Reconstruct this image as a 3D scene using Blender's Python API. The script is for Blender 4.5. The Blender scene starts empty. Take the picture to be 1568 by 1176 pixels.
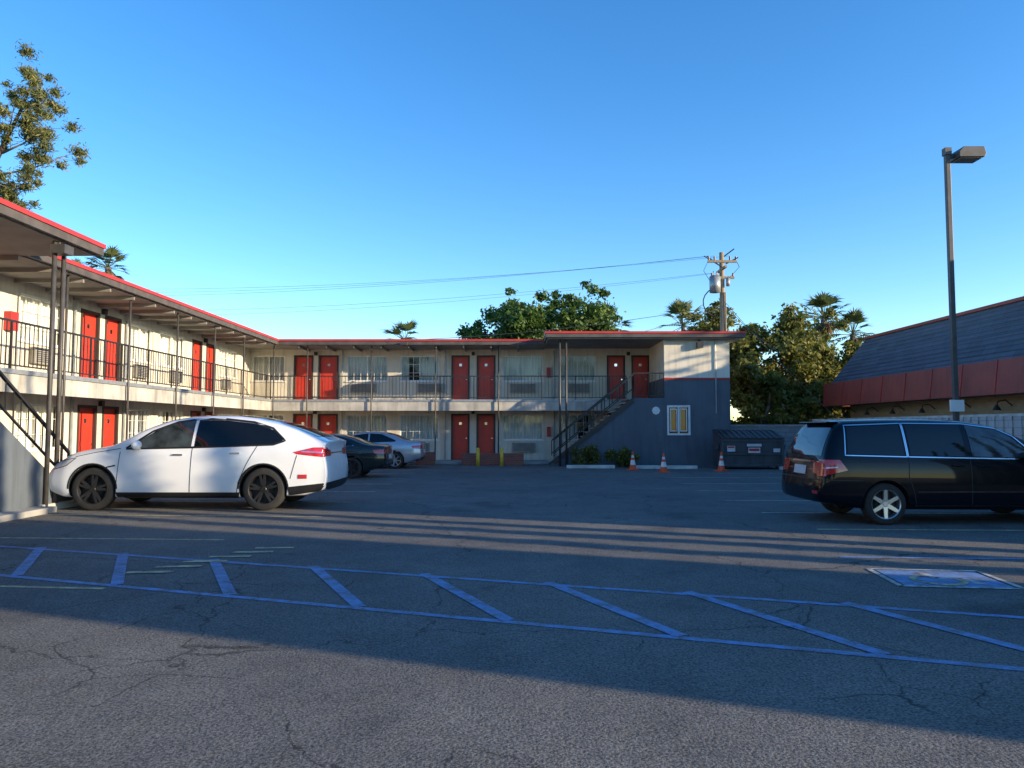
import bpy, bmesh, math, random
import numpy as np
from mathutils import Vector, Matrix
from mathutils.bvhtree import BVHTree
random.seed(4)
scene=bpy.context.scene
R=math.radians
# ------------------------------------------------------------------ materials
def _nt(name):
    m=bpy.data.materials.new(name); m.use_nodes=True
    nt=m.node_tree; b=nt.nodes['Principled BSDF']; return m,nt,b
def N(nt,t,**k):
    n=nt.nodes.new(t)
    for a,v in k.items():
        if a in n.inputs: n.inputs[a].default_value=v
        else: setattr(n,a,v)
    return n
def pm(name,c1,c2=None,scale=3.0,rough=0.6,bump=0.0,bscale=60,metal=0.0,coat=0.0,spec=0.5,detail=6,stretch=None,grime=0.0):
    m,nt,b=_nt(name)
    if c2 is None: c2=tuple(x*0.82 for x in c1)
    tc=N(nt,'ShaderNodeTexCoord')
    vec=tc.outputs['Object']
    if stretch:
        mp=N(nt,'ShaderNodeMapping'); mp.inputs['Scale'].default_value=stretch
        nt.links.new(vec,mp.inputs['Vector']); vec=mp.outputs['Vector']
    no=N(nt,'ShaderNodeTexNoise'); no.inputs['Scale'].default_value=scale; no.inputs['Detail'].default_value=detail
    nt.links.new(vec,no.inputs['Vector'])
    cr=N(nt,'ShaderNodeValToRGB'); cr.color_ramp.elements[0].position=.35; cr.color_ramp.elements[1].position=.65
    cr.color_ramp.elements[0].color=(*c2,1); cr.color_ramp.elements[1].color=(*c1,1)
    nt.links.new(no.outputs['Fac'],cr.inputs['Fac']); col=cr.outputs['Color']
    if grime>0:
        mp2=N(nt,'ShaderNodeMapping'); mp2.inputs['Scale'].default_value=(3.5,3.5,.35); nt.links.new(tc.outputs['Object'],mp2.inputs['Vector'])
        n3=N(nt,'ShaderNodeTexNoise'); n3.inputs['Scale'].default_value=1.4; n3.inputs['Detail'].default_value=7; n3.inputs['Roughness'].default_value=.65; nt.links.new(mp2.outputs['Vector'],n3.inputs['Vector'])
        c3=N(nt,'ShaderNodeValToRGB'); c3.color_ramp.elements[0].position=.33; c3.color_ramp.elements[1].position=.52; q=1-grime
        c3.color_ramp.elements[0].color=(q,q*.97,q*.93,1); c3.color_ramp.elements[1].color=(1,1,1,1); nt.links.new(n3.outputs['Fac'],c3.inputs['Fac'])
        mx=N(nt,'ShaderNodeMix'); mx.data_type='RGBA'; mx.blend_type='MULTIPLY'; mx.inputs[0].default_value=1; nt.links.new(col,mx.inputs[6]); nt.links.new(c3.outputs['Color'],mx.inputs[7]); col=mx.outputs[2]
    nt.links.new(col,b.inputs['Base Color'])
    b.inputs['Roughness'].default_value=rough; b.inputs['Metallic'].default_value=metal
    b.inputs['Coat Weight'].default_value=coat; b.inputs['Coat Roughness'].default_value=.03
    b.inputs['Specular IOR Level'].default_value=spec
    if bump>0:
        n2=N(nt,'ShaderNodeTexNoise'); n2.inputs['Scale'].default_value=bscale; n2.inputs['Detail'].default_value=4
        nt.links.new(vec,n2.inputs['Vector'])
        bp=N(nt,'ShaderNodeBump'); bp.inputs['Strength'].default_value=bump; bp.inputs['Distance'].default_value=.02
        nt.links.new(n2.outputs['Fac'],bp.inputs['Height']); nt.links.new(bp.outputs['Normal'],b.inputs['Normal'])
    return m

def asphalt_nodes(nt,tc):
    L=nt.links
    def noise(s,d=5,r=.5):
        n=N(nt,'ShaderNodeTexNoise'); n.inputs['Scale'].default_value=s; n.inputs['Detail'].default_value=d; n.inputs['Roughness'].default_value=r
        L.new(tc.outputs['Object'],n.inputs['Vector']); return n
    def ramp(src,p0,c0,p1,c1):
        c=N(nt,'ShaderNodeValToRGB'); e=c.color_ramp.elements
        e[0].position=p0; e[1].position=p1; e[0].color=(*c0,1); e[1].color=(*c1,1); L.new(src,c.inputs['Fac']); return c
    def mul(a,b,f=1.0):
        m=N(nt,'ShaderNodeMix'); m.data_type='RGBA'; m.blend_type='MULTIPLY'; m.inputs[0].default_value=f
        L.new(a,m.inputs[6]); L.new(b,m.inputs[7]); return m.outputs[2]
    big=ramp(noise(.22,6,.6).outputs['Fac'],.3,(.104,.104,.104),.7,(.175,.168,.155))
    med=ramp(noise(1.6,8,.65).outputs['Fac'],.25,(.74,.74,.74),.7,(1.12,1.12,1.12))
    fine=ramp(noise(60,3,.7).outputs['Fac'],.34,(.32,.32,.32),.70,(1.85,1.8,1.7))
    c=mul(big.outputs['Color'],med.outputs['Color']); c=mul(c,fine.outputs['Color'])
    stain=ramp(noise(.55,4,.55).outputs['Fac'],.28,(.6,.6,.62),.40,(1,1,1))
    c=mul(c,stain.outputs['Color'])
    drip=ramp(noise(2.6,3,.5).outputs['Fac'],.25,(.5,.5,.5),.31,(1,1,1)); c=mul(c,drip.outputs['Color'])
    dn=noise(1.3,5,.6)
    for sc,th,msk,dist in ((.27,.0035,.0,.9),(.75,.006,.50,.45)):
        va=N(nt,'ShaderNodeVectorMath'); va.operation='MULTIPLY_ADD'
        L.new(dn.outputs['Color'],va.inputs[0]); va.inputs[1].default_value=(dist,dist,0); L.new(tc.outputs['Object'],va.inputs[2])
        vo=N(nt,'ShaderNodeTexVoronoi'); vo.feature='DISTANCE_TO_EDGE'; vo.inputs['Scale'].default_value=sc
        L.new(va.outputs[0],vo.inputs['Vector'])
        cr=ramp(vo.outputs['Distance'],th*.35,(.28,.28,.28),th,(1,1,1))
        mk=ramp(noise(.35 if sc<.5 else .5,3).outputs['Fac'],.42 if sc<.5 else .52,(0,0,0),.46 if sc<.5 else .58,(1,1,1))
        mm=N(nt,'ShaderNodeMix'); mm.data_type='RGBA'; mm.blend_type='MULTIPLY'
        L.new(mk.outputs['Color'],mm.inputs[0]); L.new(c,mm.inputs[6]); L.new(cr.outputs['Color'],mm.inputs[7]); c=mm.outputs[2]
    return c,noise
def mk_asphalt():
    m,nt,b=_nt('asphalt'); tc=N(nt,'ShaderNodeTexCoord')
    c,noise=asphalt_nodes(nt,tc); nt.links.new(c,b.inputs['Base Color'])
    b.inputs['Roughness'].default_value=.88; b.inputs['Specular IOR Level'].default_value=.3
    bp=N(nt,'ShaderNodeBump'); bp.inputs['Strength'].default_value=.6; bp.inputs['Distance'].default_value=.016
    nt.links.new(noise(60,4,.6).outputs['Fac'],bp.inputs['Height'])
    bp2=N(nt,'ShaderNodeBump'); bp2.inputs['Strength'].default_value=.3; bp2.inputs['Distance'].default_value=.05
    nt.links.new(noise(2.5,4,.5).outputs['Fac'],bp2.inputs['Height']); nt.links.new(bp.outputs['Normal'],bp2.inputs['Normal'])
    nt.links.new(bp2.outputs['Normal'],b.inputs['Normal']); return m
def mk_paint(name,col,wear=.5,ws=6):
    m,nt,b=_nt(name); tc=N(nt,'ShaderNodeTexCoord')
    c,noise=asphalt_nodes(nt,tc)
    n=noise(ws,9,.75)
    cr=N(nt,'ShaderNodeValToRGB'); e=cr.color_ramp.elements; e[0].position=wear-.1; e[1].position=wear+.12
    e[0].color=(.05,.05,.05,1); e[1].color=(.85,.85,.85,1)
    nt.links.new(n.outputs['Fac'],cr.inputs['Fac'])
    mx=N(nt,'ShaderNodeMix'); mx.data_type='RGBA'; nt.links.new(cr.outputs['Color'],mx.inputs[0]); nt.links.new(c,mx.inputs[6]); mx.inputs[7].default_value=(*col,1)
    nt.links.new(mx.outputs[2],b.inputs['Base Color']); b.inputs['Roughness'].default_value=.75
    bp=N(nt,'ShaderNodeBump'); bp.inputs['Strength'].default_value=.4; bp.inputs['Distance'].default_value=.01
    nt.links.new(noise(60,4,.6).outputs['Fac'],bp.inputs['Height']); nt.links.new(bp.outputs['Normal'],b.inputs['Normal'])
    return m
def mk_leaf(name,c1,c2,c3,ns=.8):
    m,nt,b=_nt(name); L=nt.links
    g=N(nt,'ShaderNodeNewGeometry'); cr=N(nt,'ShaderNodeValToRGB'); e=cr.color_ramp.elements
    e[0].color=(*c1,1); e[1].color=(*c2,1); x=e.new(.8); x.color=(*c2,1); e[-1].color=(*c3,1)
    L.new(g.outputs['Random Per Island'],cr.inputs['Fac'])
    tc=N(nt,'ShaderNodeTexCoord'); no=N(nt,'ShaderNodeTexNoise'); no.inputs['Scale'].default_value=ns
    L.new(tc.outputs['Object'],no.inputs['Vector'])
    c2n=N(nt,'ShaderNodeValToRGB'); c2n.color_ramp.elements[0].position=.35; c2n.color_ramp.elements[1].position=.65
    c2n.color_ramp.elements[0].color=(.6,.65,.55,1); c2n.color_ramp.elements[1].color=(1.3,1.2,1.05,1); L.new(no.outputs['Fac'],c2n.inputs['Fac'])
    mx=N(nt,'ShaderNodeMix'); mx.data_type='RGBA'; mx.blend_type='MULTIPLY'; mx.inputs[0].default_value=1
    L.new(cr.outputs['Color'],mx.inputs[6]); L.new(c2n.outputs['Color'],mx.inputs[7]); L.new(mx.outputs[2],b.inputs['Base Color'])
    b.inputs['Roughness'].default_value=.6
    tr=N(nt,'ShaderNodeBsdfTranslucent'); L.new(mx.outputs[2],tr.inputs['Color'])
    ms=N(nt,'ShaderNodeMixShader'); ms.inputs[0].default_value=.4; L.new(b.outputs[0],ms.inputs[1]); L.new(tr.outputs[0],ms.inputs[2])
    L.new(ms.outputs[0],nt.nodes['Material Output'].inputs['Surface']); return m
def mk_glass():
    m,nt,b=_nt('window_glass'); L=nt.links
    t=N(nt,'ShaderNodeBsdfTransparent'); t.inputs[0].default_value=(.90,.93,.92,1); g=N(nt,'ShaderNodeBsdfGlossy'); g.inputs['Roughness'].default_value=.03
    f=N(nt,'ShaderNodeFresnel'); f.inputs[0].default_value=1.55; ms=N(nt,'ShaderNodeMixShader')
    L.new(f.outputs[0],ms.inputs[0]); L.new(t.outputs[0],ms.inputs[1]); L.new(g.outputs[0],ms.inputs[2]); L.new(ms.outputs[0],nt.nodes['Material Output'].inputs['Surface']); return m
def mk_brick(name,c1,c2,mortar,scale,bw=.5,rh=.25,axis='XZ'):
    m,nt,b=_nt(name); L=nt.links; tc=N(nt,'ShaderNodeTexCoord'); s=N(nt,'ShaderNodeSeparateXYZ'); cb=N(nt,'ShaderNodeCombineXYZ')
    L.new(tc.outputs['Object'],s.inputs[0]); L.new(s.outputs['X' if axis[0]=='X' else 'Y'],cb.inputs[0]); L.new(s.outputs['Z'],cb.inputs[1])
    br=N(nt,'ShaderNodeTexBrick'); br.inputs['Color1'].default_value=(*c1,1); br.inputs['Color2'].default_value=(*c2,1); br.inputs['Mortar'].default_value=(*mortar,1)
    br.inputs['Scale'].default_value=scale; br.inputs['Brick Width'].default_value=bw; br.inputs['Row Height'].default_value=rh; br.inputs['Mortar Size'].default_value=.012
    L.new(cb.outputs[0],br.inputs['Vector']); L.new(br.outputs['Color'],b.inputs['Base Color']); b.inputs['Roughness'].default_value=.85
    bp=N(nt,'ShaderNodeBump'); bp.inputs['Strength'].default_value=.5; bp.inputs['Distance'].default_value=.01; L.new(br.outputs['Fac'],bp.inputs['Height']); bp.invert=True; L.new(bp.outputs['Normal'],b.inputs['Normal'])
    return m

M={}
M['asphalt']=mk_asphalt()
M['ground']=pm('dry_ground',(.10,.10,.095),(.07,.07,.068),.2,.95)
M['blue']=mk_paint('blue_line_paint',(.15,.30,.58),.47)
M['white_line']=mk_paint('white_line_paint',(.58,.56,.50),.48)
M['yellow']=mk_paint('yellow_line_paint',(.68,.56,.28),.47)
M['wall']=pm('cream_stucco',(.70,.65,.53),(.62,.575,.47),1.2,.85,.35,90,grime=.18)
M['wall2']=pm('pale_fascia_paint',(.52,.50,.44),(.37,.355,.315),1.8,.7,.1,40,grime=.3)
M['soffit']=pm('soffit_paint',(.27,.255,.235),(.20,.19,.175),1.5,.8)
M['grey']=pm('slate_grey_stucco',(.11,.132,.155),(.09,.108,.13),.9,.85,.35,80,grime=.18)
M['red']=pm('red_door_paint',(.60,.045,.022),(.52,.038,.02),2,.42,grime=.1)
M['redtrim']=pm('red_gutter_paint',(.50,.035,.03),(.36,.03,.03),1.5,.5)
M['brown']=pm('dark_brown_paint',(.055,.04,.035),None,3,.6)
M['fascia']=pm('dark_fascia_paint',(.10,.085,.08),(.06,.055,.05),3,.7)
M['white']=pm('white_vinyl',(.75,.75,.72),(.66,.66,.64),3,.45)
M['black']=pm('black_iron',(.018,.018,.02),(.03,.026,.024),8,.45)
M['wire']=pm('wire_insulation',(.07,.075,.08),None,8,.6)
M['post']=pm('post_paint',(.07,.065,.062),(.045,.042,.04),6,.5)
M['curtain']=pm('curtain_cloth',(.84,.82,.76),(.66,.64,.58),2,.9,stretch=(6,6,.3))
M['dark']=pm('dark_interior',(.02,.02,.022),None,3,.8)
M['glass']=mk_glass()
M['roof']=pm('roof_gravel',(.16,.13,.10),(.09,.075,.06),8,.95,.4,60)
M['conc']=pm('concrete',(.40,.38,.34),(.28,.27,.25),1.7,.85,.3,60)
M['concw']=pm('painted_concrete',(.58,.56,.50),(.38,.37,.33),3,.8,.3,50)
M['ac']=pm('air_conditioner_metal',(.34,.33,.29),(.25,.24,.21),4,.6)
M['galv']=pm('galvanised_metal',(.36,.38,.40),(.27,.29,.30),6,.45,metal=.4)
M['wood']=pm('weathered_wood',(.34,.26,.18),(.20,.16,.11),2,.9,stretch=(8,8,.6))
M['brickred']=mk_brick('red_brick',(.28,.09,.06),(.21,.07,.05),(.25,.22,.19),4,.9,.33)
M['bricktan']=mk_brick('tan_brick',(.40,.31,.18),(.33,.25,.14),(.26,.23,.18),3.0,.9,.33,'YZ')
M['block']=mk_brick('grey_block',(.27,.27,.27),(.22,.22,.225),(.15,.15,.15),1.25,.5,.25)
M['blocky']=mk_brick('pale_block',(.46,.45,.43),(.41,.40,.38),(.27,.26,.25),1.25,.5,.25,'YZ')
M['orange']=pm('orange_plastic',(.80,.10,.02),(.66,.08,.02),6,.5)
M['yel']=pm('yellow_bollard_paint',(.70,.48,.03),(.55,.38,.04),5,.5)
M['rubber']=pm('tyre_rubber',(.018,.018,.018),(.028,.027,.026),6,.85)
M['binpaint']=pm('dumpster_paint',(.060,.072,.085),(.040,.048,.058),2.5,.5,.1,20,grime=.3)
M['binlid']=pm('dumpster_lid_plastic',(.030,.032,.036),(.02,.022,.024),4,.5)
M['blk']=pm('black_plastic',(.012,.012,.013),None,5,.55)
M['carglass']=pm('tinted_car_glass',(.006,.007,.008),None,2,.03,spec=.5)
M['carglass2']=pm('clear_car_glass',(.055,.072,.08),(.015,.02,.024),3.5,.03,spec=.7)
M['chrome']=pm('chrome',(.75,.75,.77),(.7,.7,.7),2,.12,metal=1)
M['alloy']=pm('silver_alloy',(.55,.56,.58),(.5,.5,.52),4,.3,metal=.8)
M['alloyd']=pm('dark_alloy',(.05,.05,.055),(.03,.03,.03),4,.35,metal=.6)
M['pwhite']=pm('white_car_paint',(.80,.815,.835),(.78,.795,.815),1,.3,coat=1)
M['pblack']=pm('black_car_paint',(.003,.005,.009),(.002,.004,.008),1,.22,coat=.4,spec=.1)
M['pdark']=pm('dark_green_car_paint',(.016,.024,.024),(.012,.018,.018),1,.25,coat=.8,spec=.2)
M['psilver']=pm('silver_car_paint',(.40,.43,.48),(.38,.41,.46),1,.28,metal=.5,coat=1)
M['tail']=pm('tail_light_red',(.70,.02,.02),(.40,.01,.012),14,.12,coat=1)
M['lamp']=pm('lamp_lens',(.75,.76,.78),(.5,.52,.55),10,.1,coat=1)
M['bark']=pm('bark',(.20,.15,.11),(.11,.085,.06),3,.95,.6,20,stretch=(3,3,.5))
M['leafA']=mk_leaf('broad_leaves',(.045,.10,.02),(.085,.165,.03),(.17,.23,.06))
M['leafB']=mk_leaf('olive_leaves',(.09,.115,.025),(.18,.19,.04),(.34,.29,.07),.6)
M['leafC']=mk_leaf('pine_needles',(.10,.13,.05),(.17,.19,.075),(.28,.25,.10))
M['leafP']=mk_leaf('palm_fronds',(.06,.09,.03),(.11,.14,.045),(.20,.20,.07))
M['leafD']=mk_leaf('dead_fronds',(.16,.11,.06),(.2,.14,.08),(.24,.18,.10))
M['shingle']=mk_brick('blue_grey_shingle',(.095,.115,.15),(.072,.088,.115),(.03,.035,.045),1.6,1.2,.55,'YZ')
M['awning']=pm('red_fascia_metal',(.36,.06,.035),(.28,.05,.03),.8,.6,.1,30,grime=.2)
M['label']=pm('label_print',(.6,.6,.6),(.5,.5,.5),6,.5)
M['redlabel']=pm('red_label',(.5,.03,.04),None,6,.5)
M['tanstucco']=pm('tan_stucco',(.40,.33,.24),(.34,.28,.20),1,.9)

# ------------------------------------------------------------------ mesh helpers
def empty(name,loc=(0,0,0),rot=0):
    o=bpy.data.objects.new(name,None); scene.collection.objects.link(o); o.location=loc; o.rotation_euler=(0,0,rot); o.empty_display_size=.3; return o
class Part:
    def __init__(s,name,mat,T=None): s.name=name; s.mat=mat; s.T=T; s.v=[]; s.f=[]
    def add(s,vs,fs):
        o=len(s.v); s.v+= [s.T(*p) if s.T else tuple(p) for p in vs]; s.f+=[[i+o for i in f] for f in fs]
    def box(s,x0,x1,y0,y1,z0,z1):
        s.add([(x0,y0,z0),(x1,y0,z0),(x1,y1,z0),(x0,y1,z0),(x0,y0,z1),(x1,y0,z1),(x1,y1,z1),(x0,y1,z1)],
              [(0,3,2,1),(4,5,6,7),(0,1,5,4),(1,2,6,5),(2,3,7,6),(3,0,4,7)])
    def quad(s,*p): s.add(p,[tuple(range(len(p)))])
    def prism(s,poly,axis,a0,a1):
        def mk(p,a):
            return {'x':(a,p[0],p[1]),'y':(p[0],a,p[1]),'z':(p[0],p[1],a)}[axis]
        n=len(poly); vs=[mk(p,a0) for p in poly]+[mk(p,a1) for p in poly]
        fs=[tuple(range(n))[::-1],tuple(range(n,2*n))]+[(i,(i+1)%n,(i+1)%n+n,i+n) for i in range(n)]
        s.add(vs,fs)
    def cyl(s,p,q,r0,r1=None,n=8,caps=True):
        r1=r0 if r1 is None else r1
        p=Vector(p); q=Vector(q); d=(q-p)
        if d.length<1e-6: return
        d.normalize(); a=d.orthogonal().normalized(); b=d.cross(a)
        vs=[]
        for c,r in ((p,r0),(q,r1)):
            for i in range(n):
                t=2*math.pi*i/n; w=c+a*math.cos(t)*r+b*math.sin(t)*r; vs.append(tuple(w))
        fs=[(i,(i+1)%n,(i+1)%n+n,i+n) for i in range(n)]
        if caps: fs+=[tuple(range(n))[::-1],tuple(range(n,2*n))]
        s.add(vs,fs)
    def path(s,pts,rad,n=7):
        for i in range(len(pts)-1):
            r0=rad[i] if isinstance(rad,(list,tuple)) else rad; r1=rad[i+1] if isinstance(rad,(list,tuple)) else rad
            s.cyl(pts[i],pts[i+1],r0,r1,n)
    def sphere(s,c,r,nu=14,nv=8):
        vs=[];fs=[]
        for j in range(nv+1):
            ph=math.pi*j/nv
            for i in range(nu):
                th=2*math.pi*i/nu
                vs.append((c[0]+r[0]*math.sin(ph)*math.cos(th),c[1]+r[1]*math.sin(ph)*math.sin(th),c[2]+r[2]*math.cos(ph)))
        for j in range(nv):
            for i in range(nu): fs.append((j*nu+i,(j+1)*nu+i,(j+1)*nu+(i+1)%nu,j*nu+(i+1)%nu))
        s.add(vs,fs)
    def lathe(s,prof,c,n=36,axis='y'):
        vs=[];fs=[]
        for r,h in prof:
            for i in range(n):
                t=2*math.pi*i/n
                vs.append((c[0]+r*math.cos(t),c[1]+h,c[2]+r*math.sin(t)) if axis=='y' else (c[0]+r*math.cos(t),c[1]+r*math.sin(t),c[2]+h))
        for j in range(len(prof)-1):
            for i in range(n): fs.append((j*n+i,j*n+(i+1)%n,(j+1)*n+(i+1)%n,(j+1)*n+i))
        s.add(vs,fs)
    def build(s,parent=None,smooth=False,bevel=0):
        if not s.v: return None
        me=bpy.data.meshes.new(s.name); me.from_pydata(s.v,[],s.f); me.materials.append(s.mat)
        bm=bmesh.new(); bm.from_mesh(me); bmesh.ops.recalc_face_normals(bm,faces=bm.faces); bm.to_mesh(me); bm.free()
        if smooth: me.polygons.foreach_set('use_smooth',[True]*len(me.polygons))
        o=bpy.data.objects.new(s.name,me); scene.collection.objects.link(o)
        if parent: o.parent=parent
        if bevel:
            b=o.modifiers.new('bevel','BEVEL'); b.width=bevel; b.segments=2; b.limit_method='ANGLE'
        return o

# ------------------------------------------------------------------ ground
g=Part('ground',M['ground']); g.box(-600,600,-300,900,-.3,0); g.build()
lot=Part('parking_lot',M['asphalt']); 
lot.quad((-60,-40,.004),(60,-40,.004),(60,44,.004),(-60,44,.004)); lot.build()
Z=.008
mk=empty('parking_lot_markings')
def strip(P,a,b,w,z=Z):
    a=Vector((a[0],a[1],z)); b=Vector((b[0],b[1],z)); d=(b-a).normalized(); n=Vector((-d.y,d.x,0))*w/2
    P.quad(tuple(a-n),tuple(b-n),tuple(b+n),tuple(a+n))
P=Part('blue_lines',M['blue'])
strip(P,(-9.5,10.95),(7.5,5.25),.09); strip(P,(-9.5,9.5),(6.5,3.9),.09,Z)
for i in range(-3,7):
    x0=-4.95+1.33*i; yA=7.92-.335*(x0); 
    x1=x0+.93; yB=6.175-.35*x1
    strip(P,(x0,yA-.05),(x1,yB+.05),.12,Z+.002)
strip(P,(4.05,9.25),(11,8.85),.09)
P.build(mk)
P=Part('white_lines',M['white_line'])
for y,x0,x1 in ((21.4,4.8,11.5),(18.9,4.7,11.5),(16.4,4.7,11.5),(14.05,4.7,11.5),(23.9,4.9,11.5),(26.3,5,11.5)):
    strip(P,(x0,y),(x1,y-.3),.10)
for y in (18.7,21.2,23.6,26.0,28.4): strip(P,(-9.3,y+.1),(-3.4,y-.1),.09)
P.build(mk)
P=Part('yellow_lines',M['yellow'])
strip(P,(4.8,11.75),(12,11.45),.10); strip(P,(-9.2,10.95),(-4.1,10.65),.08); strip(P,(-9.2,13.75),(-3.4,13.4),.08)
strip(P,(-7.2,7.75),(-4.05,7.45),.07); strip(P,(-9.2,16.2),(-3.4,16.0),.08)
for i in range(6): strip(P,(-4.25+i*.17,8.25+i*.33),(-3.75+i*.17,8.3+i*.33),.11,Z+.004)
P.build(mk)
P=Part('accessible_emblem_field',M['blue']); 
c0=Vector((4.55,7.95)); ax=Vector((1,-.12)).normalized(); ay=Vector((.12,1)).normalized()
def E(a,b,z): p=c0+ax*a+ay*b; return (p.x,p.y,z)
P.quad(E(-.52,-.42,Z),E(.52,-.42,Z),E(.52,.42,Z),E(-.52,.42,Z)); P.build(mk)
P=Part('accessible_emblem_border',M['white_line'])
for a0,b0,a1,b1,w in ((-.58,-.46,.58,-.46,.06),(-.58,.46,.58,.46,.06),(-.58,-.46,-.58,.46,.06),(.58,-.46,.58,.46,.06),(-.1,.3,-.05,0,.09),(-.05,0,.2,0,.09),(.2,0,.28,-.28,.09)):
    p=E(a0,b0,0);q=E(a1,b1,0); strip(P,p[:2],q[:2],w,Z+.003)
P.build(mk)
P=Part('accessible_emblem_figure',M['yellow'])
pts=[(-.08+.24*math.cos(R(t)),-.12+.24*math.sin(R(t))) for t in range(100,400,25)]
for a,b in zip(pts[:-1],pts[1:]): strip(P,E(*a,0)[:2],E(*b,0)[:2],.07,Z+.005)
P.build(mk)

# ------------------------------------------------------------------ motel
motel=empty('motel_building')
TB=lambda s,n,z:(s,34.4-n,z)
TL=lambda s,n,z:(-12.2+n,s,z)
F2=2.85
def wing(tag,T,s0,s1,doors,wins,acs,sgn=1):
    W=Part(tag+'_wall',M['wall'],T); ops=[]
    for fl in (0,1):
        zb=F2 if fl else .12
        for a,b in doors: ops.append((a,b,zb,zb+2.1))
        for a,b in wins: ops.append((a,b,zb+.92,zb+2.1))
    ss=sorted(set([s0,s1]+[o[0] for o in ops]+[o[1] for o in ops])); zs=sorted(set([0,5.3]+[o[2] for o in ops]+[o[3] for o in ops]))
    for i in range(len(ss)-1):
        for j in range(len(zs)-1):
            cx=(ss[i]+ss[i+1])/2; cz=(zs[j]+zs[j+1])/2
            if any(o[0]<cx<o[1] and o[2]<cz<o[3] for o in ops): continue
            W.quad((ss[i],0,zs[j]),(ss[i+1],0,zs[j]),(ss[i+1],0,zs[j+1]),(ss[i],0,zs[j+1]))
    for a,b,c,d in ops:
        n=-.14
        W.quad((a,0,c),(a,n,c),(a,n,d),(a,0,d)); W.quad((b,0,c),(b,n,c),(b,n,d),(b,0,d)); W.quad((a,0,d),(a,n,d),(b,n,d),(b,0,d)); W.quad((a,0,c),(a,n,c),(b,n,c),(b,0,c))
    W.build(motel)
    D=Part(tag+'_doors',M['red'],T); DF=Part(tag+'_door_frames',M['brown'],T); K=Part(tag+'_door_numbers_and_knobs',M['chrome'],T)
    FR=Part(tag+'_window_frames',M['white'],T); G=Part(tag+'_window_glass',M['glass'],T); C=Part(tag+'_curtains',M['curtain'],T); B=Part(tag+'_room_interior',M['dark'],T)
    A=Part(tag+'_air_conditioners',M['ac'],T); AG=Part(tag+'_air_conditioner_grilles',M['post'],T); Lm=Part(tag+'_wall_lamps',M['black'],T)
    rn=random.Random(5)
    for fl in (0,1):
        zb=F2 if fl else .12
        for a,b in doors:
            D.box(a+.05,b-.05,-.11,-.07,zb+.02,zb+2.05)
            for z0,z1 in ((.2,.95),(1.1,1.9)):
                D.box(a+.17,b-.17,-.068,-.058,zb+z0,zb+z1)
            DF.box(a-.03,a+.05,-.12,.02,zb,zb+2.1); DF.box(b-.05,b+.03,-.12,.02,zb,zb+2.1); DF.box(a-.03,b+.03,-.12,.022,zb+2.052,zb+2.13)
            K.box((a+b)/2-.06,(a+b)/2+.06,-.057,-.05,zb+1.62,zb+1.74); K.cyl((b-.13,-.03,zb+1.0),(b-.13,-.07,zb+1.0),.03)
        for i in range(0,len(doors)-1,2):
            m=(doors[i][1]+doors[i+1][0])/2
            Lm.box(m-.07,m+.07,0.003,.12,zb+2.12,zb+2.28); 
        for a,b in wins:
            z0=zb+.92; z1=zb+2.1; n0,n1=-.10,-.04
            FR.box(a,a+.05,n0,n1,z0,z1); FR.box(b-.05,b,n0,n1,z0,z1); FR.box(a+.05,b-.05,n0,n1,z0,z0+.05); FR.box(a+.05,b-.05,n0,n1,z1-.05,z1)
            m=(a+b)/2; FR.box(m-.025,m+.025,n0+.005,n1-.002,z0+.05,z1-.05)
            k=6
            if fl==0 or rn.random()<.75:
                for i in range(1,k):
                    x=a+(b-a)*i/k
                    if abs(x-m)>.05: FR.box(x-.01,x+.01,-.072,-.048,z0+.05,z1-.05)
                for h in (.33,.67): FR.box(a+.05,b-.05,-.07,-.05,z0+(z1-z0)*h-.008,z0+(z1-z0)*h+.008)
            FR.box(a-.05,b+.05,.002,.05,z0-.05,z0)
            G.quad((a+.05,-.08,z0+.05),(b-.05,-.08,z0+.05),(b-.05,-.08,z1-.05),(a+.05,-.08,z1-.05))
            gap=rn.choice([0,0,.12,.3])*(b-a)/2; mid=m+rn.uniform(-.2,.2)*(b-a)
            for x0,x1 in ((a,mid-gap),(mid+gap,b)):
                nn=max(4,int((x1-x0)/.035)); prev=None
                for i in range(nn+1):
                    x=x0+(x1-x0)*i/nn; y=-.17+.025*math.sin(i*1.5)+.01*math.sin(i*.7)
                    if prev: C.quad((prev[0],prev[1],z0),(x,y,z0),(x,y,z1),(prev[0],prev[1],z1))
                    prev=(x,y)
            B.box(a-.2,b+.2,-1.0,-.98,z0-.1,z1+.1)
        for a,b in (acs[fl]):
            z0=zb+.38; A.box(a,b,.002,.16,z0,z0+.42)
            for i in range(7): AG.box(a+.05,b-.05,.161,.17,z0+.05+i*.05,z0+.07+i*.05)
    for p in (D,DF,K,FR,G,C,B,A,AG,Lm): p.build(motel)
doorsL=[(20.8,21.7),(22.05,22.9),(28.1,28.95),(29.4,30.25),(13.3,14.2),(14.5,15.4)]
doorsL.sort()
winsL=[(6.5,8.4),(9,11),(15.9,17.4),(18.2,20.0),(23.4,25.0),(25.5,27.5),(30.7,32.8)]
wing('side_wing',TL,4.0,34.4,doorsL,winsL,{0:[(16.2,17),(23.7,24.5),(30.9,31.7)],1:[(16.2,17),(18.6,19.4),(23.7,24.5),(26.2,27),(30.9,31.7)]})
doorsB=[(-10.15,-9.3),(-9.0,-8.12),(-2.8,-2.0),(-1.62,-.8),(4.45,5.25),(5.6,6.4-.02)]
winsB=[(-12.1,-10.6),(-7.7,-5.8),(-5.2,-3.4),(-.42,1.45),(2.2,3.9)]
wing('rear_wing',TB,-12.2,6.4,doorsB,winsB,{0:[(-7.4,-6.4),(-4.8,-3.8),(0,1.1)],1:[(-7.5,-6.3),(-4.4,-3.2),(-.1,1.1),(2.6,3.6)]})
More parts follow.
